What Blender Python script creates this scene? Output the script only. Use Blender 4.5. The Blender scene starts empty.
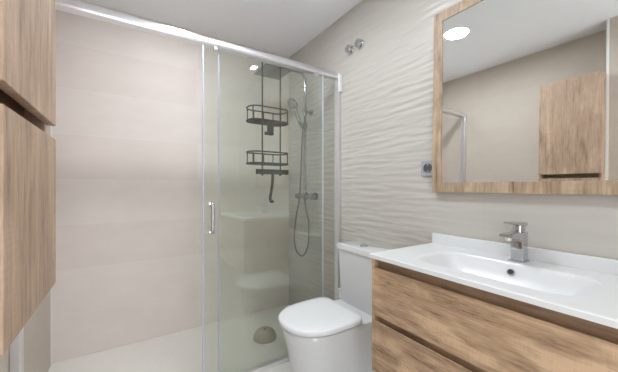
import bpy, bmesh, math
from mathutils import Vector, Matrix, noise

C = bpy.context.scene.collection
S = bpy.context.scene
PI = math.pi

# ------------------------------------------------------------------ camera
H = 1.15                                  # camera height; most heights below are H + offset
F_PX = 286.0
YAW = math.radians(32.8)
cam_d = bpy.data.cameras.new('camera')
cam = bpy.data.objects.new('camera', cam_d)
C.objects.link(cam)
cam.location = (0.0, 0.0, H)
cam.rotation_euler = (PI / 2, 0.0, -YAW)
cam_d.sensor_width = 36.0
cam_d.lens = F_PX / 618.0 * 36.0
cam_d.shift_y = 1.0 / 618.0
cam_d.clip_start = 0.02
S.camera = cam

# ------------------------------------------------------------------ world, exposure
w = bpy.data.worlds.new('world')
S.world = w
w.use_nodes = True
w.node_tree.nodes['Background'].inputs[0].default_value = (0.9, 0.95, 1.0, 1)
w.node_tree.nodes['Background'].inputs[1].default_value = 2.7  # world glow serves as fill light, entering by the doorway
S.view_settings.view_transform = 'Standard'
S.view_settings.look = 'None'
S.view_settings.gamma = 1.0
S.view_settings.exposure = 1.27
S.view_settings.use_curve_mapping = False
pd = bpy.data.lights.new('doorway_portal', 'AREA')   # guides sampling of the world fill light through the added doorway
pd.shape = 'RECTANGLE'
pd.size, pd.size_y = 1.0, 2.08
pd.cycles.is_portal = True
po = bpy.data.objects.new('doorway_portal', pd)
C.objects.link(po)
po.location = (0.35, -0.60, 1.04)
po.rotation_euler = (PI / 2, 0, 0)
LED = 86.0                                # strength of the ceiling lamps' diffusers

# ------------------------------------------------------------------ materials
def s2l(c):
    return tuple((x / 255 / 12.92) if x / 255 <= 0.04045 else ((x / 255 + 0.055) / 1.055) ** 2.4 for x in c) + (1.0,)

def mat(name):
    m = bpy.data.materials.new(name)
    m.use_nodes = True
    nt = m.node_tree
    return m, nt, nt.nodes['Principled BSDF']

def node(nt, kind, **kw):
    n = nt.nodes.new(kind)
    for k, v in kw.items():
        if k in n.inputs:
            n.inputs[k].default_value = v
        else:
            setattr(n, k, v)
    return n

def plain(name, rgb, rough=0.5, metal=0.0, vary=0.04, scale=30.0, coat=0.0):
    m, nt, p = mat(name)
    c = node(nt, 'ShaderNodeTexCoord')
    n = node(nt, 'ShaderNodeTexNoise', Scale=scale, Detail=4.0)
    r = node(nt, 'ShaderNodeValToRGB')
    a = s2l(rgb)
    r.color_ramp.elements[0].position = 0.3
    r.color_ramp.elements[1].position = 0.7
    r.color_ramp.elements[0].color = tuple(x * (1 - vary) for x in a[:3]) + (1,)
    r.color_ramp.elements[1].color = tuple(min(1, x * (1 + vary)) for x in a[:3]) + (1,)
    nt.links.new(c.outputs['Object'], n.inputs['Vector'])
    nt.links.new(n.outputs['Fac'], r.inputs['Fac'])
    nt.links.new(r.outputs['Color'], p.inputs['Base Color'])
    p.inputs['Roughness'].default_value = rough
    p.inputs['Metallic'].default_value = metal
    p.inputs['Coat Weight'].default_value = coat
    p.inputs['Coat Roughness'].default_value = 0.06
    return m

def tile(name, rgb_a, rgb_b, grout, axes, bw, bh, rough=0.35, cloud=0.10, mortar=0.0015, streak=False, off=(0, 0)):
    """large rectangular tiles; axes picks which two world axes run across the wall"""
    m, nt, p = mat(name)
    c = node(nt, 'ShaderNodeTexCoord')
    sep = node(nt, 'ShaderNodeSeparateXYZ')
    com = node(nt, 'ShaderNodeCombineXYZ')
    nt.links.new(c.outputs['Object'], sep.inputs[0])
    for k in (0, 1):
        ad = node(nt, 'ShaderNodeMath', operation='ADD')
        ad.inputs[1].default_value = off[k]
        nt.links.new(sep.outputs[axes[k]], ad.inputs[0])
        nt.links.new(ad.outputs[0], com.inputs[k])
    b = node(nt, 'ShaderNodeTexBrick', offset=0.0, squash=1.0)
    b.inputs['Scale'].default_value = 1.0
    b.inputs['Color1'].default_value = s2l(rgb_a)
    b.inputs['Color2'].default_value = s2l(rgb_b)
    b.inputs['Mortar'].default_value = s2l(grout)
    b.inputs['Mortar Size'].default_value = mortar
    b.inputs['Mortar Smooth'].default_value = 0.2
    b.inputs['Brick Width'].default_value = bw
    b.inputs['Row Height'].default_value = bh
    nt.links.new(com.outputs[0], b.inputs['Vector'])
    mp = node(nt, 'ShaderNodeMapping')
    mp.inputs['Scale'].default_value = (0.5, 5.0, 1) if streak else (1.0, 1.8, 1)
    nt.links.new(com.outputs[0], mp.inputs['Vector'])
    n = node(nt, 'ShaderNodeTexNoise', Scale=(5.0 if streak else 3.2), Detail=7.0, Roughness=0.62)
    nt.links.new(mp.outputs[0], n.inputs['Vector'])
    mr = node(nt, 'ShaderNodeMapRange')
    mr.inputs['From Min'].default_value = 0.3
    mr.inputs['From Max'].default_value = 0.7
    mr.inputs['To Min'].default_value = 1.0 - cloud
    mr.inputs['To Max'].default_value = 1.0 + cloud * 0.5
    nt.links.new(n.outputs['Fac'], mr.inputs['Value'])
    mx = node(nt, 'ShaderNodeVectorMath', operation='SCALE')
    nt.links.new(b.outputs['Color'], mx.inputs[0])
    nt.links.new(mr.outputs[0], mx.inputs['Scale'])
    nt.links.new(mx.outputs[0], p.inputs['Base Color'])
    p.inputs['Roughness'].default_value = rough
    return m

def wood(name, light, dark, grain, rough=0.5, cross=0.35, seed=0.0):
    """sawn oak decor: stretched grain along one axis, dark pores and pale saw marks across"""
    m, nt, p = mat(name)
    c = node(nt, 'ShaderNodeTexCoord')
    def mapped(along, across, s=0.0):
        mp = node(nt, 'ShaderNodeMapping')
        mp.inputs['Scale'].default_value = tuple(along if k == grain else across for k in range(3))
        mp.inputs['Location'].default_value = (seed + s, seed * 1.7 + s, seed * 0.6 + s)
        nt.links.new(c.outputs['Object'], mp.inputs['Vector'])
        return mp
    big = node(nt, 'ShaderNodeTexNoise', Scale=1.0, Detail=6.0, Roughness=0.65, Distortion=0.6)
    nt.links.new(mapped(2.8, 34.0).outputs[0], big.inputs['Vector'])
    fine = node(nt, 'ShaderNodeTexNoise', Scale=1.0, Detail=6.0, Roughness=0.7)
    nt.links.new(mapped(12.0, 130.0, 3.0).outputs[0], fine.inputs['Vector'])
    saw = node(nt, 'ShaderNodeTexNoise', Scale=1.0, Detail=3.0, Roughness=0.6)
    nt.links.new(mapped(160.0, 14.0, 7.0).outputs[0], saw.inputs['Vector'])
    patch = node(nt, 'ShaderNodeTexNoise', Scale=1.0, Detail=2.0)
    nt.links.new(mapped(5.0, 11.0, 11.0).outputs[0], patch.inputs['Vector'])
    def scaled(n, k):
        q = node(nt, 'ShaderNodeMath', operation='MULTIPLY')
        q.inputs[1].default_value = k
        nt.links.new(n.outputs[0], q.inputs[0])
        return q
    def add(a, b):
        q = node(nt, 'ShaderNodeMath', operation='ADD')
        nt.links.new(a.outputs[0], q.inputs[0])
        nt.links.new(b.outputs[0], q.inputs[1])
        return q
    pr = node(nt, 'ShaderNodeMapRange')
    pr.inputs['From Min'].default_value = 0.5
    pr.inputs['From Max'].default_value = 0.68
    nt.links.new(patch.outputs['Fac'], pr.inputs['Value'])
    sm = node(nt, 'ShaderNodeMath', operation='MULTIPLY')
    nt.links.new(pr.outputs[0], sm.inputs[0])
    nt.links.new(saw.outputs['Fac'], sm.inputs[1])
    tot = add(add(scaled(big, 0.52), scaled(fine, 0.48)), scaled(sm, cross))
    r = node(nt, 'ShaderNodeValToRGB')
    e = r.color_ramp.elements
    e[0].position = 0.36
    e[0].color = s2l(dark)
    e[1].position = 0.68
    e[1].color = s2l(light)
    md = e.new(0.48)
    md.color = s2l(tuple(0.42 * d + 0.58 * l for d, l in zip(dark, light)))
    nt.links.new(tot.outputs[0], r.inputs['Fac'])
    nt.links.new(r.outputs['Color'], p.inputs['Base Color'])
    p.inputs['Roughness'].default_value = rough
    bp = node(nt, 'ShaderNodeBump', Strength=0.12, Distance=0.001)
    nt.links.new(fine.outputs['Fac'], bp.inputs['Height'])
    nt.links.new(bp.outputs[0], p.inputs['Normal'])
    return m

def pane_mat(name, tint, gloss=1.0):
    """architectural glass: clear with a Schlick reflection"""
    m, nt, p = mat(name)
    nt.nodes.remove(p)
    lw = node(nt, 'ShaderNodeLayerWeight', Blend=0.5)
    pw = node(nt, 'ShaderNodeMath', operation='POWER')
    pw.inputs[1].default_value = 5.0
    nt.links.new(lw.outputs['Facing'], pw.inputs[0])
    ma = node(nt, 'ShaderNodeMath', operation='MULTIPLY_ADD')
    ma.inputs[1].default_value = 0.95 * gloss
    ma.inputs[2].default_value = 0.045 * gloss
    nt.links.new(pw.outputs[0], ma.inputs[0])
    tr = node(nt, 'ShaderNodeBsdfTransparent')
    tr.inputs[0].default_value = tint
    gl = node(nt, 'ShaderNodeBsdfGlossy', Roughness=0.0)
    gl.inputs['Color'].default_value = (0.98, 1.0, 0.99, 1)
    mix = node(nt, 'ShaderNodeMixShader')
    nt.links.new(ma.outputs[0], mix.inputs[0])
    nt.links.new(tr.outputs[0], mix.inputs[1])
    nt.links.new(gl.outputs[0], mix.inputs[2])
    nt.links.new(mix.outputs[0], nt.nodes['Material Output'].inputs['Surface'])
    return m

def emit(name, strength, rgb=(0.885, 0.95, 1.0, 1)):
    m, nt, p = mat(name)
    p.inputs['Base Color'].default_value = (0.9, 0.9, 0.9, 1)
    p.inputs['Emission Color'].default_value = rgb
    p.inputs['Emission Strength'].default_value = strength
    return m

M_tile_back = tile('beige_wall_tile', (234, 224, 218), (228, 216, 209), (236, 228, 222), (0, 2), 0.9, 0.3, cloud=0.05, rough=0.65, off=(0.4, 0.0))
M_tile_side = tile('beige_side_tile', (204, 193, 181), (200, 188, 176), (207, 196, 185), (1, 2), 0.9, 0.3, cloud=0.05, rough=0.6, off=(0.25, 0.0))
M_wave = tile('wavy_wall_tile', (198, 193, 187), (194, 189, 182), (189, 184, 177), (1, 2), 0.9, 0.3, rough=0.32, cloud=0.05, mortar=0.0008, streak=True, off=(0.25, 0.0))
M_floor = tile('pale_floor_tile', (222, 219, 214), (218, 215, 210), (180, 176, 170), (0, 1), 0.6, 0.6, rough=0.3, cloud=0.05, mortar=0.003, off=(0.13, 0.55))
M_ceil = plain('white_ceiling_paint', (245, 246, 249), 0.9, vary=0.01)
M_door = plain('white_door_paint', (226, 224, 220), 0.5, vary=0.01)
M_trim = plain('white_edge_trim', (240, 238, 236), 0.4, vary=0.01)
M_tray = plain('stone_resin_tray', (236, 231, 225), 0.45, vary=0.02, scale=60)
M_ceramic = plain('white_ceramic', (222, 223, 225), 0.16, vary=0.005, coat=0.4)
M_basin = plain('white_basin_ceramic', (226, 227, 228), 0.28, vary=0.005, coat=0.12)
M_seat = plain('white_seat_plastic', (238, 239, 241), 0.22, vary=0.005)
M_chrome = plain('polished_chrome', (200, 201, 204), 0.07, 1.0, vary=0.02)
M_chrome_s = plain('satin_chrome', (160, 161, 163), 0.12, 1.0, vary=0.02)
M_hose = plain('ribbed_steel_hose', (128, 128, 130), 0.3, 1.0, vary=0.05, scale=400)
M_alu = plain('bright_aluminium', (236, 236, 240), 0.34, 1.0, vary=0.02)
M_black = plain('dark_grey_wire', (52, 51, 54), 0.45, 0.1, vary=0.05)
M_dark = plain('dark_recess', (40, 36, 33), 0.7, vary=0.05)
M_hole = plain('black_socket_hole', (30, 30, 33), 0.5, vary=0.05)
M_grey = plain('silver_grey_plastic', (168, 170, 176), 0.35, 0.0, vary=0.03)
M_socket = plain('slate_plastic', (92, 93, 98), 0.4, vary=0.03)
M_dome = plain('taupe_rubber', (178, 167, 151), 0.35, vary=0.06, scale=40)
M_seal = plain('pale_blue_seal', (190, 195, 214), 0.25, vary=0.02)
M_clear = plain('milky_clear_plastic', (236, 236, 236), 0.15, vary=0.01)
M_glass = pane_mat('greenish_clear_glass', (0.955, 0.972, 0.955, 1))
M_led = emit('lamp_diffuser', LED)
M_led_s = emit('small_lamp_diffuser', LED * 0.8)
M_led_w = emit('shower_fill_diffuser', LED * 0.36)  # glow of the added fill lamp over the tray
M_led_e = emit('entrance_fill_diffuser', LED * 0.30)  # glow of the added fill lamp behind the camera
M_oak_h = wood('sawn_oak_horizontal', (208, 177, 144), (112, 86, 65), 1, cross=0.42, seed=1.3)
M_oak_v = wood('sawn_oak_upright', (198, 169, 145), (128, 103, 83), 2, cross=0.22, seed=4.1)
M_oak_f = wood('sawn_oak_pale_frame', (198, 175, 148), (116, 91, 69), 2, cross=0.28, seed=7.7)
M_oak_d = wood('sawn_oak_shaded', (168, 138, 112), (118, 92, 72), 1, cross=0.3, seed=2.3)  # darker oak copy, shade of the grip recesses painted into the colour

M_mirror, nt_, p_ = mat('silvered_mirror')
p_.inputs['Metallic'].default_value = 1.0
p_.inputs['Roughness'].default_value = 0.0
p_.inputs['Base Color'].default_value = (0.90, 0.915, 0.90, 1)

# ------------------------------------------------------------------ helpers
def base_of(o):
    v = Vector((0, 0, 0))
    while o is not None:
        v += o.location
        o = o.parent
    return v

def obj(name, bm, m, parent=None, base=None, smooth=False, bevel=0.0, segs=2, auto=None):
    """link a bmesh drawn in world coordinates as one mesh object"""
    bmesh.ops.recalc_face_normals(bm, faces=bm.faces[:])
    if bevel:
        bmesh.ops.bevel(bm, geom=[e for e in bm.edges if len(e.link_faces) == 2 and e.calc_face_angle() > 0.5],
                        offset=bevel, segments=segs, affect='EDGES', profile=0.5, clamp_overlap=True)
    org = base_of(parent) if parent is not None else Vector(base or (0, 0, 0))
    for v in bm.verts:
        v.co -= org
    me = bpy.data.meshes.new(name)
    for f in bm.faces:
        f.smooth = smooth
    if smooth and auto:
        for e in bm.edges:
            if len(e.link_faces) == 2 and e.calc_face_angle() > auto:
                e.smooth = False
    bm.to_mesh(me)
    bm.free()
    for mm in (m if isinstance(m, (list, tuple)) else [m]):
        me.materials.append(mm)
    o = bpy.data.objects.new(name, me)
    C.objects.link(o)
    if parent is not None:
        o.parent = parent
    else:
        o.location = org
    return o

def thing(name, label, cat, loc, group=None):
    o = bpy.data.objects.new(name, None)
    o.empty_display_size = 0.05
    C.objects.link(o)
    o.location = loc
    o['label'] = label
    o['category'] = cat
    if group:
        o['group'] = group
    return o

def tag(o, label, cat, group=None):
    o['label'] = label
    o['category'] = cat
    if group:
        o['group'] = group
    return o

def struct(name, bm, m, **kw):
    o = obj(name, bm, m, **kw)
    o['kind'] = 'structure'
    return o

def box(bm, x0, x1, y0, y1, z0, z1):
    g = bmesh.ops.create_cube(bm, size=1.0)
    for v in g['verts']:
        v.co = Vector(((x0 + x1) / 2 + v.co.x * (x1 - x0), (y0 + y1) / 2 + v.co.y * (y1 - y0), (z0 + z1) / 2 + v.co.z * (z1 - z0)))
    return g['verts']

def B(*a):
    bm = bmesh.new()
    box(bm, *a)
    return bm

def cyl(bm, p0, p1, r0, r1=None, n=24):
    p0, p1 = Vector(p0), Vector(p1)
    r1 = r0 if r1 is None else r1
    d = p1 - p0
    q = d.to_track_quat('Z', 'Y').to_matrix().to_4x4()
    bmesh.ops.create_cone(bm, cap_ends=True, segments=n, radius1=r0, radius2=r1, depth=d.length,
                          matrix=Matrix.Translation((p0 + p1) / 2) @ q)

def lathe(bm, prof, center, axis=(0, 0, 1), n=32):
    """prof: (radius, height along the axis) pairs"""
    q = Vector(axis).to_track_quat('Z', 'Y').to_matrix()
    c = Vector(center)
    rings = []
    for r, h in prof:
        if r < 1e-6:
            rings.append([bm.verts.new(c + q @ Vector((0, 0, h)))])
        else:
            rings.append([bm.verts.new(c + q @ Vector((r * math.cos(2 * PI * k / n), r * math.sin(2 * PI * k / n), h))) for k in range(n)])
    for a, b in zip(rings, rings[1:]):
        for k in range(n):
            k2 = (k + 1) % n
            if len(a) == 1 and len(b) == 1:
                continue
            if len(a) == 1:
                bm.faces.new((a[0], b[k], b[k2]))
            elif len(b) == 1:
                bm.faces.new((a[k], a[k2], b[0]))
            else:
                bm.faces.new((a[k], a[k2], b[k2], b[k]))
    for R in (rings[0], rings[-1]):
        if len(R) > 2:
            bm.faces.new(R)

def loft(bm, rings, cap=True, closed=True):
    vs = [[bm.verts.new(p) for p in r] for r in rings]
    n = len(vs[0])
    for a, b in zip(vs, vs[1:]):
        for k in range(n if closed else n - 1):
            k2 = (k + 1) % n
            bm.faces.new((a[k], a[k2], b[k2], b[k]))
    if cap:
        bm.faces.new(list(reversed(vs[0])))
        bm.faces.new(vs[-1])
    return vs

def spline(pts, n=10, closed=False):
    P = [Vector(p) for p in pts]
    out = []
    N = len(P)
    for i in range(N if closed else N - 1):
        a = P[(i - 1) % N] if (closed or i > 0) else P[i]
        b, c = P[i], P[(i + 1) % N]
        d = P[(i + 2) % N] if (closed or i + 2 < N) else c
        for k in range(n):
            t = k / n
            out.append(0.5 * ((2 * b) + (c - a) * t + (2 * a - 5 * b + 4 * c - d) * t * t + (3 * b - a - 3 * c + d) * t ** 3))
    if not closed:
        out.append(P[-1])
    return out

def tube(bm, pts, r, n=8, closed=False, flat=None):
    P = [Vector(p) for p in pts]
    N = len(P)
    rings = []
    up = None
    for i in range(N):
        if closed:
            t = (P[(i + 1) % N] - P[i - 1]).normalized()
        else:
            t = (P[min(i + 1, N - 1)] - P[max(i - 1, 0)]).normalized()
        if up is None:
            up = Vector((0, 0, 1)) if abs(t.z) < 0.9 else Vector((1, 0, 0))
        s = t.cross(up).normalized()
        up = s.cross(t).normalized()
        rr = r[i] if isinstance(r, (list, tuple)) else r
        rings.append([bm.verts.new(P[i] + (s * math.cos(2 * PI * k / n) + up * math.sin(2 * PI * k / n)) * rr) for k in range(n)])
    for i in range(N if closed else N - 1):
        a, b = rings[i], rings[(i + 1) % N]
        for k in range(n):
            k2 = (k + 1) % n
            bm.faces.new((a[k], a[k2], b[k2], b[k]))
    if not closed:
        bm.faces.new(list(reversed(rings[0])))
        bm.faces.new(rings[-1])

# ------------------------------------------------------------------ the room
XL, XR, YB, YN, ZC = -0.40, 1.35, 2.45, -0.55, H + 1.26
JX, JY = -0.23, 0.566                      # the entrance wall that juts out beside the tall cabinet
struct('floor', B(XL - 0.1, XR + 0.1, YN - 0.1, YB + 0.1, -0.1, 0.0), M_floor)
struct('ceiling', B(XL - 0.1, XR + 0.1, YN - 0.1, YB + 0.1, ZC, ZC + 0.1), M_ceil)
struct('wall_back', B(XL - 0.1, XR + 0.1, YB, YB + 0.1, 0, ZC), M_tile_back)
struct('wall_left', B(XL - 0.1, XL, JY, YB, 0, ZC), M_tile_side)
struct('wall_entrance', B(XL - 0.1, JX, YN - 0.1, JY, 0, ZC), M_tile_side)
bm = bmesh.new()
DX0, DX1, DZ = -0.14, 0.84, 2.08           # unseen doorway, added to let fill light in behind the camera
box(bm, JX, DX0, YN - 0.1, YN, 0, ZC)
box(bm, DX1, XR + 0.1, YN - 0.1, YN, 0, ZC)
box(bm, DX0, DX1, YN - 0.1, YN, DZ, ZC)
struct('wall_near', bm, M_tile_back)
struct('added_door', B(0.28, DX1 - 0.031, YN - 0.07, YN - 0.03, 0.006, DZ - 0.031), M_door)    # unseen sliding door, added to keep the doorway's glare off the glass
bm = bmesh.new()
box(bm, DX0, DX0 + 0.03, YN - 0.11, YN + 0.012, 0, DZ)
box(bm, DX1 - 0.03, DX1, YN - 0.11, YN + 0.012, 0, DZ)
box(bm, DX0 + 0.03, DX1 - 0.03, YN - 0.11, YN + 0.012, DZ - 0.03, DZ)
struct('trim_3', bm, M_door)

def relief(y, z):
    """short, broken, nearly level ripples; the band behind the washbasin is almost plain"""
    a = noise.noise(Vector((y * 6.5, z * 52.0, 1.7)))
    b = noise.noise(Vector((y * 11.0 + 5, z * 85.0, 6.1)))
    c = math.sin(2 * PI * z / 0.042 + 2.6 * noise.noise(Vector((y * 4.0, z * 7.0, 3.3))) + 2.0 * noise.noise(Vector((y * 1.5, z * 2.0, 8.8))))
    k = min(1.0, max(0.0, (y - 0.74) / 0.2))
    k = 0.12 + 0.88 * k * k * (3 - 2 * k)
    return k * (1.0 * a + 0.5 * b + 0.30 * c)

bm = bmesh.new()
ny, nz = 160, 540
y0w = 0.0
G = []
for i in range(nz + 1):
    z = ZC * i / nz
    row = []
    for j in range(ny + 1):
        y = y0w + (YB - y0w) * j / ny
        row.append(bm.verts.new((XR - 0.0026 * (1 + relief(y, z)) * min(1, j / 4), y, z)))
    G.append(row)
for i in range(nz):
    for j in range(ny):
        bm.faces.new((G[i][j], G[i][j + 1], G[i + 1][j + 1], G[i + 1][j]))
box(bm, XR, XR + 0.1, YN - 0.1, YB, 0, ZC)
box(bm, XR - 0.001, XR, YN, y0w, 0, ZC)
struct('wall_right', bm, M_wave, smooth=True, auto=0.7)

struct('trim_1', B(XL, XL + 0.004, YB - 0.006, YB, 0.012, ZC), M_trim)          # white joint in the shower corner
struct('trim_2', B(JX - 0.004, JX + 0.003, JY - 0.012, JY + 0.003, 0, ZC), M_trim)   # profile on the jutting wall's corner

# ------------------------------------------------------------------ ceiling lamps
def downlight(x, y, r, label, group, m=None):
    t = thing('downlight', label, 'ceiling light', (x, y, ZC), group)
    bm = bmesh.new()
    lathe(bm, [(r, -0.002), (r + 0.002, -0.009), (r + 0.010, -0.007), (r + 0.013, 0.0), (r, 0.0)], (x, y, ZC), n=40)
    obj('rim', bm, M_trim, t, smooth=True, auto=0.6)
    bm = bmesh.new()
    lathe(bm, [(0, -0.006), (r * 0.7, -0.006), (r, -0.004), (r, -0.001), (0, -0.001)], (x, y, ZC), n=40)
    obj('diffuser', bm, m or M_led, t, smooth=True, auto=0.6)
    return t

downlight(0.46, 1.28, 0.085, 'round white ceiling light glowing, the one seen in the mirror', 'round ceiling lights')
downlight(1.14, 0.51, 0.03, 'round white ceiling light above the washbasin, seen only as spots in the glass', 'round ceiling lights', M_led_s)
downlight(0.30, -0.12, 0.085, 'round white fill light added by the entrance, behind the viewer', 'round ceiling lights', M_led_e)  # added unseen lamp, fills the room from behind the camera
downlight(0.30, 1.93, 0.06, 'round white fill light added over the shower tray, just above the view', 'round ceiling lights', M_led_w)  # added unseen lamp, brightens the back wall and tray

# ------------------------------------------------------------------ shower tray
bm = bmesh.new()
TX0, TX1, TY0, TY1, TZ = XL + 0.001, XR - 0.006, 1.655, YB - 0.001, 0.012
box(bm, TX0, TX1, TY0, TY1, 0.0, TZ)
tray = obj('shower_tray', bm, M_tray, base=((TX0 + TX1) / 2, (TY0 + TY1) / 2, 0.0), bevel=0.003)
tag(tray, 'flat off-white shower tray flush with the floor behind the glass', 'shower tray')

# domed cover standing on the tray
dx, dy = 0.890, 1.995
t = thing('drain_cover', 'taupe dome-shaped drain cover lying on the shower tray', 'drain cover', (dx, dy, TZ))
bm = bmesh.new()
lathe(bm, [(0.0, 0.0), (0.086, 0.0), (0.088, 0.006), (0.084, 0.022), (0.074, 0.044), (0.056, 0.062), (0.036, 0.072), (0.016, 0.076), (0.0, 0.0765)], (dx, dy, TZ), n=40)
obj('dome', bm, M_dome, t, smooth=True, auto=0.9)
bm = bmesh.new()
lathe(bm, [(0.0, 0.0), (0.0075, 0.0), (0.0075, 0.004), (0.0, 0.005)], (dx - 0.012, dy - 0.02, TZ + 0.0735), axis=(-0.1, -0.25, 1), n=16)
obj('centre_plug', bm, M_dark, t, smooth=True)

# ------------------------------------------------------------------ shower screen
RZ0, RZ1 = H + 0.800, H + 0.850
GY_D, GY_F = 1.664, 1.686                   # sliding leaf, fixed leaf
ss = thing('shower_screen', 'clear glass sliding shower screen with bright aluminium rail and profiles', 'shower screen', ((XL + XR) / 2, 1.675, TZ))
bm = bmesh.new()
prof = [(1.652, RZ0 + 0.004), (1.650, RZ0 + 0.016), (1.654, RZ0 + 0.034), (1.664, RZ1 - 0.004), (1.676, RZ1), (1.700, RZ1), (1.700, RZ0), (1.656, RZ0)]
loft(bm, [[(x, a, b) for a, b in prof] for x in (XL + 0.001, XR - 0.006)])
obj('top_rail', bm, M_alu, ss, smooth=True, auto=0.7)
obj('bottom_rail', B(XL + 0.002, XR - 0.006, 1.653, 1.697, TZ, TZ + 0.016), M_alu, ss, bevel=0.003)
for x0, x1 in ((XL + 0.001, XL + 0.036), (XR - 0.030, XR - 0.005)):
    obj('wall_profile', B(x0, x1, 1.652, 1.698, TZ + 0.016, RZ0), M_alu, ss, bevel=0.004)
# milky corner cap at the end of the rail
bm = bmesh.new()
box(bm, XR - 0.034, XR - 0.005, 1.636, 1.6515, H + 0.700, H + 0.828)
cyl(bm, (XR - 0.02, 1.636, H + 0.71), (XR - 0.02, 1.626, H + 0.71), 0.009)
obj('rail_end_cap', bm, M_clear, ss, bevel=0.003)
fp = obj('fixed_pane', B(0.462, XR - 0.028, GY_F - 0.003, GY_F + 0.003, TZ + 0.014, RZ0 + 0.004), M_glass, ss)
obj('edge_seal', B(0.457, 0.4635, GY_F - 0.004, GY_F + 0.004, TZ + 0.017, RZ0), M_seal, fp)
sd = obj('sliding_door', B(0.370, 1.186, GY_D - 0.003, GY_D + 0.003, TZ + 0.020, RZ0 + 0.004), M_glass, ss)
obj('edge_seal', B(0.3645, 0.371, GY_D - 0.004, GY_D + 0.004, TZ + 0.02, RZ0), M_seal, sd)
obj('edge_seal', B(1.185, 1.1915, GY_D - 0.004, GY_D + 0.004, TZ + 0.02, RZ0), M_seal, sd)
bm = bmesh.new()
hx = 0.412
zc = H - 0.175
tube(bm, spline([(hx, GY_D - 0.004, zc + 0.080), (hx, GY_D - 0.028, zc + 0.080), (hx, GY_D - 0.036, zc + 0.068), (hx, GY_D - 0.038, zc), (hx, GY_D - 0.036, zc - 0.068), (hx, GY_D - 0.028, zc - 0.080), (hx, GY_D - 0.004, zc - 0.080)], 6), 0.0095, 12)
for s in (-1, 1):
    cyl(bm, (hx, GY_D - 0.003, zc + s * 0.080), (hx, GY_D - 0.008, zc + s * 0.080), 0.013)
obj('door_handle', bm, M_chrome, sd, smooth=True, auto=0.8)
for rx in (0.435, 1.12):
    bm = bmesh.new()
    cyl(bm, (rx, GY_D - 0.004, RZ0 - 0.012), (rx, GY_D - 0.012, RZ0 - 0.012), 0.011)
    obj('roller', bm, M_grey, sd, smooth=True, auto=0.6)

# ------------------------------------------------------------------ shower column on the wavy wall
CX, CY = 1.28, 2.05
WX = XR - 0.004
sc = thing('shower_column', 'chrome shower column with mixer, overhead plate and hand shower on the wavy wall', 'shower', (WX, CY, H - 0.08))
ZM = H - 0.078
bm = bmesh.new()
tube(bm, [(CX, CY, ZM + 0.02)] + [(CX, CY, H + 0.90)] + spline([(CX, CY, H + 0.905), (CX - 0.02, CY, H + 0.945), (CX - 0.06, CY, H + 0.96), (0.98, CY, H + 0.955)], 8) , 0.0115, 14)
obj('riser_pipe', bm, M_chrome_s, sc, smooth=True, auto=0.8)
bm = bmesh.new()
lathe(bm, [(0, 0.045), (0.012, 0.045), (0.015, 0.01), (0.02, 0.0), (0, 0)], (0.98, CY, H + 0.912), n=24)
vs = box(bm, 0.87, 1.09, CY - 0.11, CY + 0.11, H + 0.900, H + 0.911)
obj('overhead_shower', bm, M_chrome_s, sc)
bm = bmesh.new()
cyl(bm, (CX, CY - 0.085, ZM), (CX, CY + 0.085, ZM), 0.021, n=28)
for s in (-1, 1):
    cyl(bm, (CX, CY + s * 0.072, ZM), (WX, CY + s * 0.072, ZM), 0.014)
    cyl(bm, (WX - 0.012, CY + s * 0.072, ZM), (WX, CY + s * 0.072, ZM), 0.030)
cyl(bm, (CX, CY, ZM - 0.035), (CX, CY, ZM), 0.011)
mixer = obj('mixer_bar', bm, M_chrome_s, sc, smooth=True, auto=0.6)
for s in (-1, 1):
    bm = bmesh.new()
    lathe(bm, [(0, 0), (0.022, 0), (0.0245, 0.006), (0.0245, 0.044), (0.021, 0.050), (0, 0.050)], (CX, CY + s * 0.087, ZM), axis=(0, s, 0), n=24)
    obj('mixer_knob', bm, M_chrome_s, mixer, smooth=True, auto=0.6)
bm = bmesh.new()
zb = H + 0.635
cyl(bm, (CX - 0.018, CY, zb), (WX, CY, zb), 0.014)
cyl(bm, (WX - 0.012, CY, zb), (WX, CY, zb), 0.027)
cyl(bm, (CX, CY, zb - 0.028), (CX, CY, zb + 0.028), 0.019)
obj('wall_bracket', bm, M_chrome_s, sc, smooth=True, auto=0.6)
zs = H + 0.515
bm = bmesh.new()
cyl(bm, (CX, CY, zs - 0.025), (CX, CY, zs + 0.025), 0.02)
cyl(bm, (CX, CY, zs), (CX - 0.035, CY - 0.008, zs + 0.01), 0.016)
obj('slide_holder', bm, M_chrome_s, sc, smooth=True, auto=0.6)
p0, p1 = Vector((CX - 0.028, CY - 0.01, zs - 0.035)), Vector((1.135, CY - 0.03, H + 0.70))
dr = (p1 - p0).normalized()
bm = bmesh.new()
tube(bm, [p0 + dr * k for k in (0, 0.02, 0.06, 0.12, 0.16, 0.19)], [0.012, 0.015, 0.016, 0.016, 0.018, 0.021], 14)
fc = Vector((-0.62, -0.10, -0.55)).normalized()
lathe(bm, [(0, -0.014), (0.035, -0.014), (0.048, -0.004), (0.050, 0.008), (0.046, 0.013), (0, 0.013)], p0 + dr * 0.222, axis=fc, n=28)
hs = obj('hand_shower', bm, M_chrome_s, sc, smooth=True, auto=0.7)
bm = bmesh.new()
tube(bm, spline([(CX, CY, ZM - 0.03), (CX + 0.005, CY - 0.012, ZM - 0.12), (CX + 0.006, CY - 0.05, H - 0.30), (CX - 0.004, CY - 0.062, H - 0.46), (CX - 0.018, CY - 0.03, H - 0.555),
                 (CX - 0.036, CY + 0.01, H - 0.578), (CX - 0.056, CY + 0.05, H - 0.535), (CX - 0.064, CY + 0.068, H - 0.44), (CX - 0.055, CY + 0.055, H - 0.26), (CX - 0.044, CY + 0.02, ZM - 0.02),
                 (CX - 0.036, CY + 0.004, H + 0.15), (CX - 0.032, CY - 0.004, H + 0.38), p0 - dr * 0.002], 10), 0.0065, 10)
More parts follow.
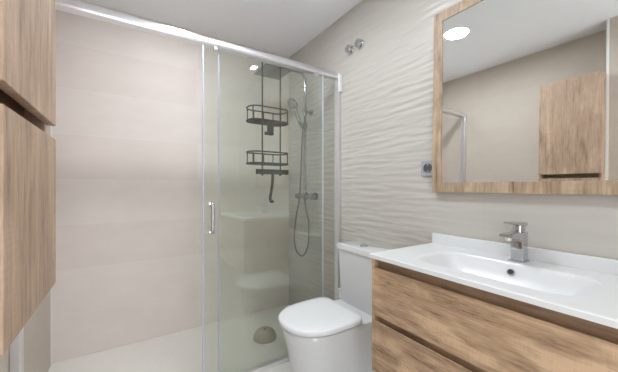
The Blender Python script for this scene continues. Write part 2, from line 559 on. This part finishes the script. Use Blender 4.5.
obj('hose', bm, M_hose, sc, smooth=True)

# ------------------------------------------------------------------ wire caddy hooked over the screen
KY = 1.722
cd = thing('shower_caddy', 'dark grey two-tier wire caddy hanging on the shower glass', 'shower caddy', (0.805, KY, H + 0.085))
BX0, BX1 = 0.750, 0.880
for x in (BX0, BX1):
    bm = bmesh.new()
    tube(bm, [(x, KY - 0.030, RZ1 + 0.006), (x, KY - 0.003, RZ1 + 0.006), (x, KY, RZ1), (x, KY, H + 0.082)], 0.0055, 8)
    lathe(bm, [(0, -0.008), (0.006, -0.006), (0.008, 0), (0.006, 0.006), (0, 0.008)], (x, KY, H + 0.080), n=12)
    obj('hanging_bar', bm, M_black, cd, smooth=True, auto=0.8)

def basket_outline(z):
    xa, xb, dep, r = 0.678, 0.962, 0.138, 0.056
    pts = []
    for cx, cy, a0 in ((xb - r, KY + 0.004 + r, -90), (xb - r, KY + dep - r, 0), (xa + r, KY + dep - r, 90), (xa + r, KY + 0.004 + r, 180)):
        for k in range(7):
            a = math.radians(a0 + 15 * k)
            pts.append((cx + r * math.cos(a), cy + r * math.sin(a), z))
    return pts

for ztop, zbot in ((H + 0.526, H + 0.440), (H + 0.232, H + 0.157)):
    bm = bmesh.new()
    zt = ztop
    tube(bm, basket_outline(zt), 0.0050, 8, closed=True)
    tube(bm, basket_outline(zbot), 0.0058, 8, closed=True)
    top, bot = basket_outline(zt), basket_outline(zbot)
    for k in (3, 10, 17, 24):
        tube(bm, [top[k], bot[k]], 0.0036, 6)
    for fx in (0.748, 0.820, 0.892):
        tube(bm, [(fx, KY + 0.138, zt), (fx, KY + 0.138, zbot)], 0.0036, 6)
    bk = obj('basket', bm, M_black, cd, smooth=True, auto=0.9)
    bm = bmesh.new()
    for k in range(1, 14):
        y = KY + 0.004 + 0.134 * k / 14
        ins = 0.056 - math.sqrt(max(0, 0.056 ** 2 - max(0, KY + 0.060 - y, y - KY - 0.082) ** 2))
        tube(bm, [(0.678 + ins, y, zbot), (0.962 - ins, y, zbot)], 0.0036, 6)
    for x in (0.735, 0.820, 0.905):
        tube(bm, [(x, KY + 0.004, zbot - 0.004), (x, KY + 0.138, zbot - 0.004)], 0.003, 6)
    obj('basket_floor', bm, M_black, bk, smooth=True, auto=0.9)
bm = bmesh.new()
box(bm, 0.787, 0.834, KY + 0.004, KY + 0.010, H + 0.352, H + 0.438)
box(bm, 0.778, 0.834, KY + 0.004, KY + 0.032, H + 0.345, H + 0.352)
box(bm, 0.778, 0.834, KY + 0.027, KY + 0.032, H + 0.352, H + 0.368)
obj('razor_holder', bm, M_black, cd, bevel=0.0015)

sq = thing('squeegee', 'dark grey squeegee hanging handle-down below the wire caddy', 'squeegee', (0.832, KY + 0.012, H + 0.10))
bm = bmesh.new()
box(bm, 0.713, 0.950, KY + 0.009, KY + 0.021, H + 0.084, H + 0.110)
obj('blade_holder', bm, M_black, sq, bevel=0.003)
obj('rubber_blade', B(0.711, 0.952, KY + 0.013, KY + 0.017, H + 0.109, H + 0.117), M_dark, sq)
bm = bmesh.new()
tube(bm, spline([(0.832, KY + 0.015, H + 0.09), (0.830, KY + 0.016, H + 0.03), (0.822, KY + 0.017, H - 0.03), (0.814, KY + 0.016, H - 0.075), (0.820, KY + 0.012, H - 0.098), (0.834, KY + 0.012, H - 0.094)], 6), 0.0095, 10)
obj('handle', bm, M_black, sq, smooth=True, auto=0.8)

# ------------------------------------------------------------------ wall valves and socket
def valve(y, z, label):
    x = WX + 0.001
    t = thing('stop_valve', label, 'valve', (x, y, z), 'chrome stop valves on the wavy wall')
    bm = bmesh.new()
    lathe(bm, [(0, 0), (0.030, 0), (0.029, 0.005), (0.021, 0.012), (0.012, 0.015), (0.012, 0.020), (0, 0.020)], (x, y, z), axis=(-1, 0, 0), n=28)
    obj('rosette', bm, M_chrome, t, smooth=True, auto=0.8)
    bm = bmesh.new()
    lathe(bm, [(0, 0.016), (0.024, 0.016), (0.028, 0.020), (0.028, 0.031), (0.024, 0.037), (0, 0.039)], (x, y, z), axis=(-1, 0, 0), n=20)
    obj('knob', bm, M_chrome, t, smooth=True, auto=0.6)
valve(1.538, H + 0.970, 'round chrome stop valve on the wavy wall, nearer the shower')
valve(1.440, H + 0.970, 'round chrome stop valve on the wavy wall, nearer the mirror')

sy, sz = 0.924, H + 0.100
t = thing('power_socket', 'square silver grey power socket on the wall beside the mirror', 'socket', (WX, sy, sz))
bm = bmesh.new()
box(bm, WX - 0.009, WX + 0.002, sy - 0.042, sy + 0.042, sz - 0.042, sz + 0.042)
obj('cover_plate', bm, M_grey, t, bevel=0.003)
bm = bmesh.new()
lathe(bm, [(0.0245, 0.0), (0.0245, 0.003), (0.0215, 0.003), (0.0205, 0.0005), (0.0, 0.0005)], (WX - 0.009, sy, sz), axis=(-1, 0, 0), n=32)
ins = obj('socket_insert', bm, M_socket, t, smooth=True, auto=0.6)
for s in (-1, 1):
    bm = bmesh.new()
    cyl(bm, (WX - 0.0095, sy + s * 0.0095, sz), (WX - 0.0105, sy + s * 0.0095, sz), 0.003, n=12)
    obj('pin_hole', bm, M_hole, ins)
for s in (-1, 1):
    obj('earth_clip', B(WX - 0.012, WX - 0.0095, sy - 0.003, sy + 0.003, sz + s * 0.018 - 0.003, sz + s * 0.018 + 0.003), M_alu, ins)

# ------------------------------------------------------------------ toilet
TYC = 1.322
def d_ring(xf, xb, hw, z, n=28, p=2.3, rb=0.03, cx=None):
    """D-shaped outline: rounded nose towards -x, straight back with small corners"""
    cx = xf + hw * 1.22 if cx is None else cx
    pts = []
    for k in range(n + 1):
        a = PI / 2 + PI * k / n
        c, s = math.cos(a), math.sin(a)
        pts.append((cx + (cx - xf) * math.copysign(abs(c) ** (2 / p), c), TYC + hw * math.copysign(abs(s) ** (2 / p), s), z))
    for s in (-1, 1):
        rng = range(0, 7) if s == -1 else range(6, -1, -1)
        for k in rng:
            a = math.radians(90 * k / 6)
            pts.append((xb - rb + rb * math.sin(a), TYC + s * (hw - rb + rb * math.cos(a)), z))
    return pts

wc = thing('toilet', 'white close-coupled toilet with closed lid between vanity and shower', 'toilet', (1.03, TYC, 0.0))
bm = bmesh.new()
XBK = XR - 0.006
rings = []
for z, xf, hw in ((0.002, 0.785, 0.158), (0.05, 0.778, 0.161), (0.15, 0.764, 0.165), (0.25, 0.744, 0.170), (0.32, 0.724, 0.174), (0.37, 0.708, 0.177), (0.395, 0.702, 0.178), (0.402, 0.708, 0.174)):
    rings.append(d_ring(xf, XBK, hw, z))
loft(bm, rings)
obj('bowl', bm, M_ceramic, wc, smooth=True, auto=0.9)
bm = bmesh.new()
loft(bm, [d_ring(0.712, 1.084, 0.170, 0.403, rb=0.05), d_ring(0.710, 1.086, 0.173, 0.408, rb=0.05), d_ring(0.710, 1.086, 0.173, 0.4175, rb=0.05)])
obj('seat', bm, M_seat, wc, smooth=True, auto=0.9)
bm = bmesh.new()
loft(bm, [d_ring(0.697, 1.097, 0.186, 0.4175, rb=0.06), d_ring(0.692, 1.102, 0.191, 0.4195, rb=0.065), d_ring(0.691, 1.103, 0.192, 0.434, rb=0.065), d_ring(0.694, 1.100, 0.190, 0.440, rb=0.065), d_ring(0.702, 1.094, 0.183, 0.4435, rb=0.06), d_ring(0.74, 1.06, 0.150, 0.4455, rb=0.05), d_ring(0.80, 1.02, 0.09, 0.4465, rb=0.04)])
obj('lid', bm, M_seat, wc, smooth=True, auto=0.9)
for s in (-1, 1):
    bm = bmesh.new()
    box(bm, 1.085, 1.125, TYC + s * 0.095 - 0.014, TYC + s * 0.095 + 0.014, 0.402, 0.428)
    obj('hinge', bm, M_seat, wc, bevel=0.005)

def rr_ring(x0, x1, y0, y1, r, z, n=6):
    pts = []
    for cx, cy, a0 in ((x1 - r, y1 - r, 0), (x0 + r, y1 - r, 90), (x0 + r, y0 + r, 180), (x1 - r, y0 + r, 270)):
        for k in range(n + 1):
            a = math.radians(a0 + 90 * k / n)
            pts.append((cx + r * math.cos(a), cy + r * math.sin(a), z))
    return pts
bm = bmesh.new()
loft(bm, [rr_ring(1.205, XBK, TYC - 0.165, TYC + 0.165, 0.025, 0.402), rr_ring(1.202, XBK, TYC - 0.168, TYC + 0.168, 0.025, 0.41), rr_ring(1.190, XBK, TYC - 0.180, TYC + 0.180, 0.025, 0.742)])
ck = obj('cistern', bm, M_ceramic, wc, smooth=True, auto=0.7)
bm = bmesh.new()
x0, x1, y0, y1 = 1.182, XBK, TYC - 0.189, TYC + 0.189
loft(bm, [rr_ring(x0 + 0.004, x1, y0 + 0.004, y1 - 0.004, 0.025, 0.742), rr_ring(x0, x1, y0, y1, 0.027, 0.745), rr_ring(x0, x1, y0, y1, 0.027, 0.770), rr_ring(x0 + 0.003, x1 - 0.001, y0 + 0.003, y1 - 0.003, 0.026, 0.776), rr_ring(x0 + 0.012, x1 - 0.004, y0 + 0.012, y1 - 0.012, 0.024, 0.779)])
cl = obj('cistern_lid', bm, M_ceramic, wc, smooth=True, auto=0.7)
bm = bmesh.new()
lathe(bm, [(0, 0), (0.025, 0), (0.025, 0.004), (0.022, 0.007), (0.0, 0.0075)], (1.262, TYC, 0.779), n=28)
obj('flush_button', bm, M_chrome, cl, smooth=True, auto=0.6)
bm = bmesh.new()
box(bm, 1.215, 1.243, TYC + 0.172, TYC + 0.200, 0.402, 0.468)
obj('side_bracket', bm, M_ceramic, wc, bevel=0.005)

# ------------------------------------------------------------------ vanity unit
VX, VY0, VY1 = 0.893, 0.10, 0.886
VT, VB = H - 0.302, H - 0.785
VBK = XR - 0.006
va = thing('vanity_unit', 'wall-hung oak vanity cabinet with two handleless drawers', 'vanity', ((VX + VBK) / 2, (VY0 + VY1) / 2, VB))
bm = bmesh.new()
box(bm, VX, VBK, VY1 - 0.015, VY1, VB, VT)
box(bm, VX, VBK, VY0, VY0 + 0.015, VB, VT)
box(bm, VX + 0.003, VBK, VY0 + 0.015, VY1 - 0.015, VB, VB + 0.015)
box(bm, VBK - 0.012, VBK, VY0 + 0.015, VY1 - 0.015, VB + 0.015, VT)
obj('carcass', bm, M_oak_h, va)
DT = [(H - 0.341, H - 0.541), (H - 0.567, H - 0.768)]
for k, (zt, zb_) in enumerate(DT):
    rec = (VT if k == 0 else DT[0][1])
    # recessed finger grip strip above each drawer
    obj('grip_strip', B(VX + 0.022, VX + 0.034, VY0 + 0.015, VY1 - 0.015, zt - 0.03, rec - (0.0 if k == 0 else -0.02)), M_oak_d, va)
    bm = bmesh.new()
    prof = [(VX, zb_), (VX, zt), (VX + 0.003, zt + 0.001), (VX + 0.018, zt - 0.012), (VX + 0.018, zb_)]
    loft(bm, [[(a, y, b) for a, b in prof] for y in (VY0 + 0.017, VY1 - 0.017)])
    obj('drawer', bm, M_oak_h, va)

# washbasin top
BZ = H - 0.284
FYO = 0.487
BXF, BYN, BYF = 0.880, 0.095, 0.893
BXB = XR - 0.006
def basin_depth(x, y):
    # rounded-rectangle bowl, soft ends, steep back
    cx, cy, hx_, hy_, r = 1.090, 0.487, 0.135, 0.250, 0.085
    ax, ay = abs(x - cx) - (hx_ - r), abs(y - cy) - (hy_ - r)
    d = math.hypot(max(ax, 0), max(ay, 0)) + min(max(ax, ay), 0) - r
    if d >= 0:
        return 0.0
    u = min(1.0, -d / (0.118 - 0.058 * max(0.0, min(1.0, (x - cx) / hx_))))
    fx = u * u * (3 - 2 * u) * 0.30 + 0.70 * (1 - (1 - u) ** 2.2)
    return 0.095 * fx
wb = thing('washbasin', 'white ceramic washbasin top with shallow sunken bowl on the oak vanity', 'washbasin', ((BXF + BXB) / 2, (BYN + BYF) / 2, VT))
bm = bmesh.new()
nx, nyb = 104, 176
G = []
for i in range(nx + 1):
    x = BXF + (BXB - BXF) * i / nx
    row = []
    for j in range(nyb + 1):
        y = BYN + (BYF - BYN) * j / nyb
        e = min(x - BXF, y - BYN, BYF - y)
        lip = -0.0025 * max(0, 1 - e / 0.005) ** 2
        row.append(bm.verts.new((x, y, BZ + lip - basin_depth(x, y))))
    G.append(row)
for i in range(nx):
    for j in range(nyb):
        bm.faces.new((G[i][j], G[i + 1][j], G[i + 1][j + 1], G[i][j + 1]))
rim = [G[i][0] for i in range(nx + 1)] + [G[nx][j] for j in range(1, nyb + 1)] + [G[i][nyb] for i in range(nx - 1, -1, -1)] + [G[0][j] for j in range(nyb - 1, 0, -1)]
low = [bm.verts.new((v.co.x, v.co.y, VT + 0.0005)) for v in rim]
for k in range(len(rim)):
    k2 = (k + 1) % len(rim)
    bm.faces.new((rim[k], rim[k2], low[k2], low[k]))
wtop = obj('basin_top', bm, M_basin, wb, smooth=True, auto=0.7)
obj('upstand', B(XR - 0.024, BXB, BYN, BYF, BZ - 0.001, BZ + 0.048), M_basin, wb, bevel=0.003)
bm = bmesh.new()
ox, oy = 1.209, FYO
on = Vector((-1.0, 0.0, 0.62)).normalized()
oc = Vector((ox, oy, BZ - basin_depth(ox, oy))) + on * 0.002
bm = bmesh.new()
lathe(bm, [(0.0085, -0.010), (0.0095, 0.003), (0.0130, 0.003), (0.0145, -0.010)], oc, axis=on, n=24)
ov = obj('overflow_ring', bm, M_chrome, wb, smooth=True, auto=0.8)
bm = bmesh.new()
lathe(bm, [(0, 0.0), (0.009, 0.0), (0.009, 0.001), (0, 0.001)], oc, axis=on, n=24)
obj('overflow_hole', bm, M_hole, ov)
bm = bmesh.new()
lathe(bm, [(0, 0.0), (0.032, 0.0), (0.031, 0.004), (0.02, 0.006), (0, 0.006)], (1.10, 0.487, BZ - 0.0955), n=28)
obj('drain_plug', bm, M_chrome, wb, smooth=True, auto=0.8)

# mixer tap
FX, FY = 1.275, 0.487
fa = thing('basin_tap', 'chrome single-lever basin tap with square body on the washbasin', 'tap', (FX, FY, BZ))
bm = bmesh.new()
def sq_ring(x0, x1, hw, z):
    return rr_ring(x0, x1, FY - hw, FY + hw, 0.005, z, 3)
loft(bm, [sq_ring(FX - 0.029, FX + 0.029, 0.027, BZ + 0.0005), sq_ring(FX - 0.029, FX + 0.029, 0.027, BZ + 0.005), sq_ring(FX - 0.025, FX + 0.025, 0.0225, BZ + 0.006),
          sq_ring(FX - 0.0235, FX + 0.024, 0.021, BZ + 0.05), sq_ring(FX - 0.024, FX + 0.026, 0.022, BZ + 0.100), sq_ring(FX - 0.020, FX + 0.024, 0.021, BZ + 0.112)])
obj('body', bm, M_chrome, fa, smooth=True, auto=0.5)
bm = bmesh.new()
def sp_ring(x, zt, th, hw):
    return [(x, FY - hw, zt - th), (x, FY - hw, zt - 0.003), (x, FY - hw + 0.003, zt), (x, FY + hw - 0.003, zt), (x, FY + hw, zt - 0.003), (x, FY + hw, zt - th)]
loft(bm, [sp_ring(FX - 0.012, BZ + 0.111, 0.040, 0.0205), sp_ring(FX - 0.030, BZ + 0.112, 0.030, 0.021), sp_ring(FX - 0.055, BZ + 0.113, 0.021, 0.022), sp_ring(FX - 0.102, BZ + 0.113, 0.014, 0.022), sp_ring(FX - 0.109, BZ + 0.112, 0.011, 0.021)])
obj('spout', bm, M_chrome, fa, smooth=True, auto=0.5)
bm = bmesh.new()
cyl(bm, (FX - 0.088, FY, BZ + 0.099), (FX - 0.088, FY, BZ + 0.087), 0.011)
obj('aerator', bm, M_alu, fa, smooth=True, auto=0.6)
bm = bmesh.new()
cyl(bm, (FX, FY, BZ + 0.110), (FX, FY, BZ + 0.138), 0.0195, n=28)
obj('cartridge', bm, M_chrome, fa, smooth=True, auto=0.6)
bm = bmesh.new()
loft(bm, [[(x, FY + s * hw, z) for s, z in ((-1, zl), (-1, zt), (1, zt), (1, zl))] for x, hw, zl, zt in
          ((FX + 0.024, 0.020, BZ + 0.134, BZ + 0.148), (FX - 0.01, 0.021, BZ + 0.135, BZ + 0.152), (FX - 0.045, 0.021, BZ + 0.141, BZ + 0.153), (FX - 0.085, 0.019, BZ + 0.148, BZ + 0.154))])
obj('lever', bm, M_chrome, fa, bevel=0.002)

# ------------------------------------------------------------------ mirror
mr = thing('wall_mirror', 'large rectangular mirror in a pale oak frame above the washbasin', 'mirror', (XR - 0.006, 0.49, H - 0.025))
MY0, MY1, MZ0, MZ1 = 0.095, 0.885, H - 0.026, H + 0.875
FW = 0.047
MXF, MXB = XR - 0.034, XR - 0.007
bm = bmesh.new()
box(bm, MXF, MXB, MY1 - FW, MY1, MZ0, MZ1)
box(bm, MXF, MXB, MY0, MY0 + FW, MZ0, MZ1)
box(bm, MXF, MXB, MY0 + FW, MY1 - FW, MZ0, MZ0 + FW)
box(bm, MXF, MXB, MY0 + FW, MY1 - FW, MZ1 - FW, MZ1)
obj('frame', bm, M_oak_f, mr)
obj('mirror_glass', B(MXF + 0.004, MXF + 0.009, MY0 + FW - 0.002, MY1 - FW + 0.002, MZ0 + FW - 0.002, MZ1 - FW + 0.002), M_mirror, mr)
mr.rotation_euler = (0, math.radians(1.0), 0)      # hangs with its foot slightly off the wall

# ------------------------------------------------------------------ tall cabinet on the left wall
KX, KY0, KY1 = -0.143, 0.570, 0.932
KZ0, KZ1 = H - 0.236, H + 0.868
ca = thing('tall_cabinet', 'tall wall-hung oak cabinet with two stacked doors on the left wall', 'cabinet', ((KX + XL) / 2, (KY0 + KY1) / 2, KZ0))
ZG0, ZG1 = H + 0.117, H + 0.150
bm = bmesh.new()
cx1 = KX - 0.018
box(bm, XL + 0.001, cx1, KY0, KY0 + 0.016, KZ0, KZ1)
box(bm, XL + 0.001, cx1, KY1 - 0.019, KY1 - 0.003, KZ0, KZ1)
box(bm, XL + 0.001, cx1, KY0 + 0.016, KY1 - 0.019, KZ1 - 0.016, KZ1)
box(bm, XL + 0.001, cx1, KY0 + 0.016, KY1 - 0.019, KZ0, KZ0 + 0.016)
box(bm, XL + 0.001, XL + 0.006, KY0 + 0.016, KY1 - 0.019, KZ0 + 0.016, KZ1 - 0.016)
obj('carcass', bm, M_oak_v, ca)
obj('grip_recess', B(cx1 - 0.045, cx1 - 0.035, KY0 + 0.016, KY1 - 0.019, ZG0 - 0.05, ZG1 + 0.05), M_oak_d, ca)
obj('door', B(KX - 0.0175, KX, KY0, KY1, ZG1, KZ1), M_oak_v, ca, bevel=0.0008, segs=1)
obj('door', B(KX - 0.0175, KX, KY0, KY1, KZ0, ZG0), M_oak_v, ca, bevel=0.0008, segs=1)
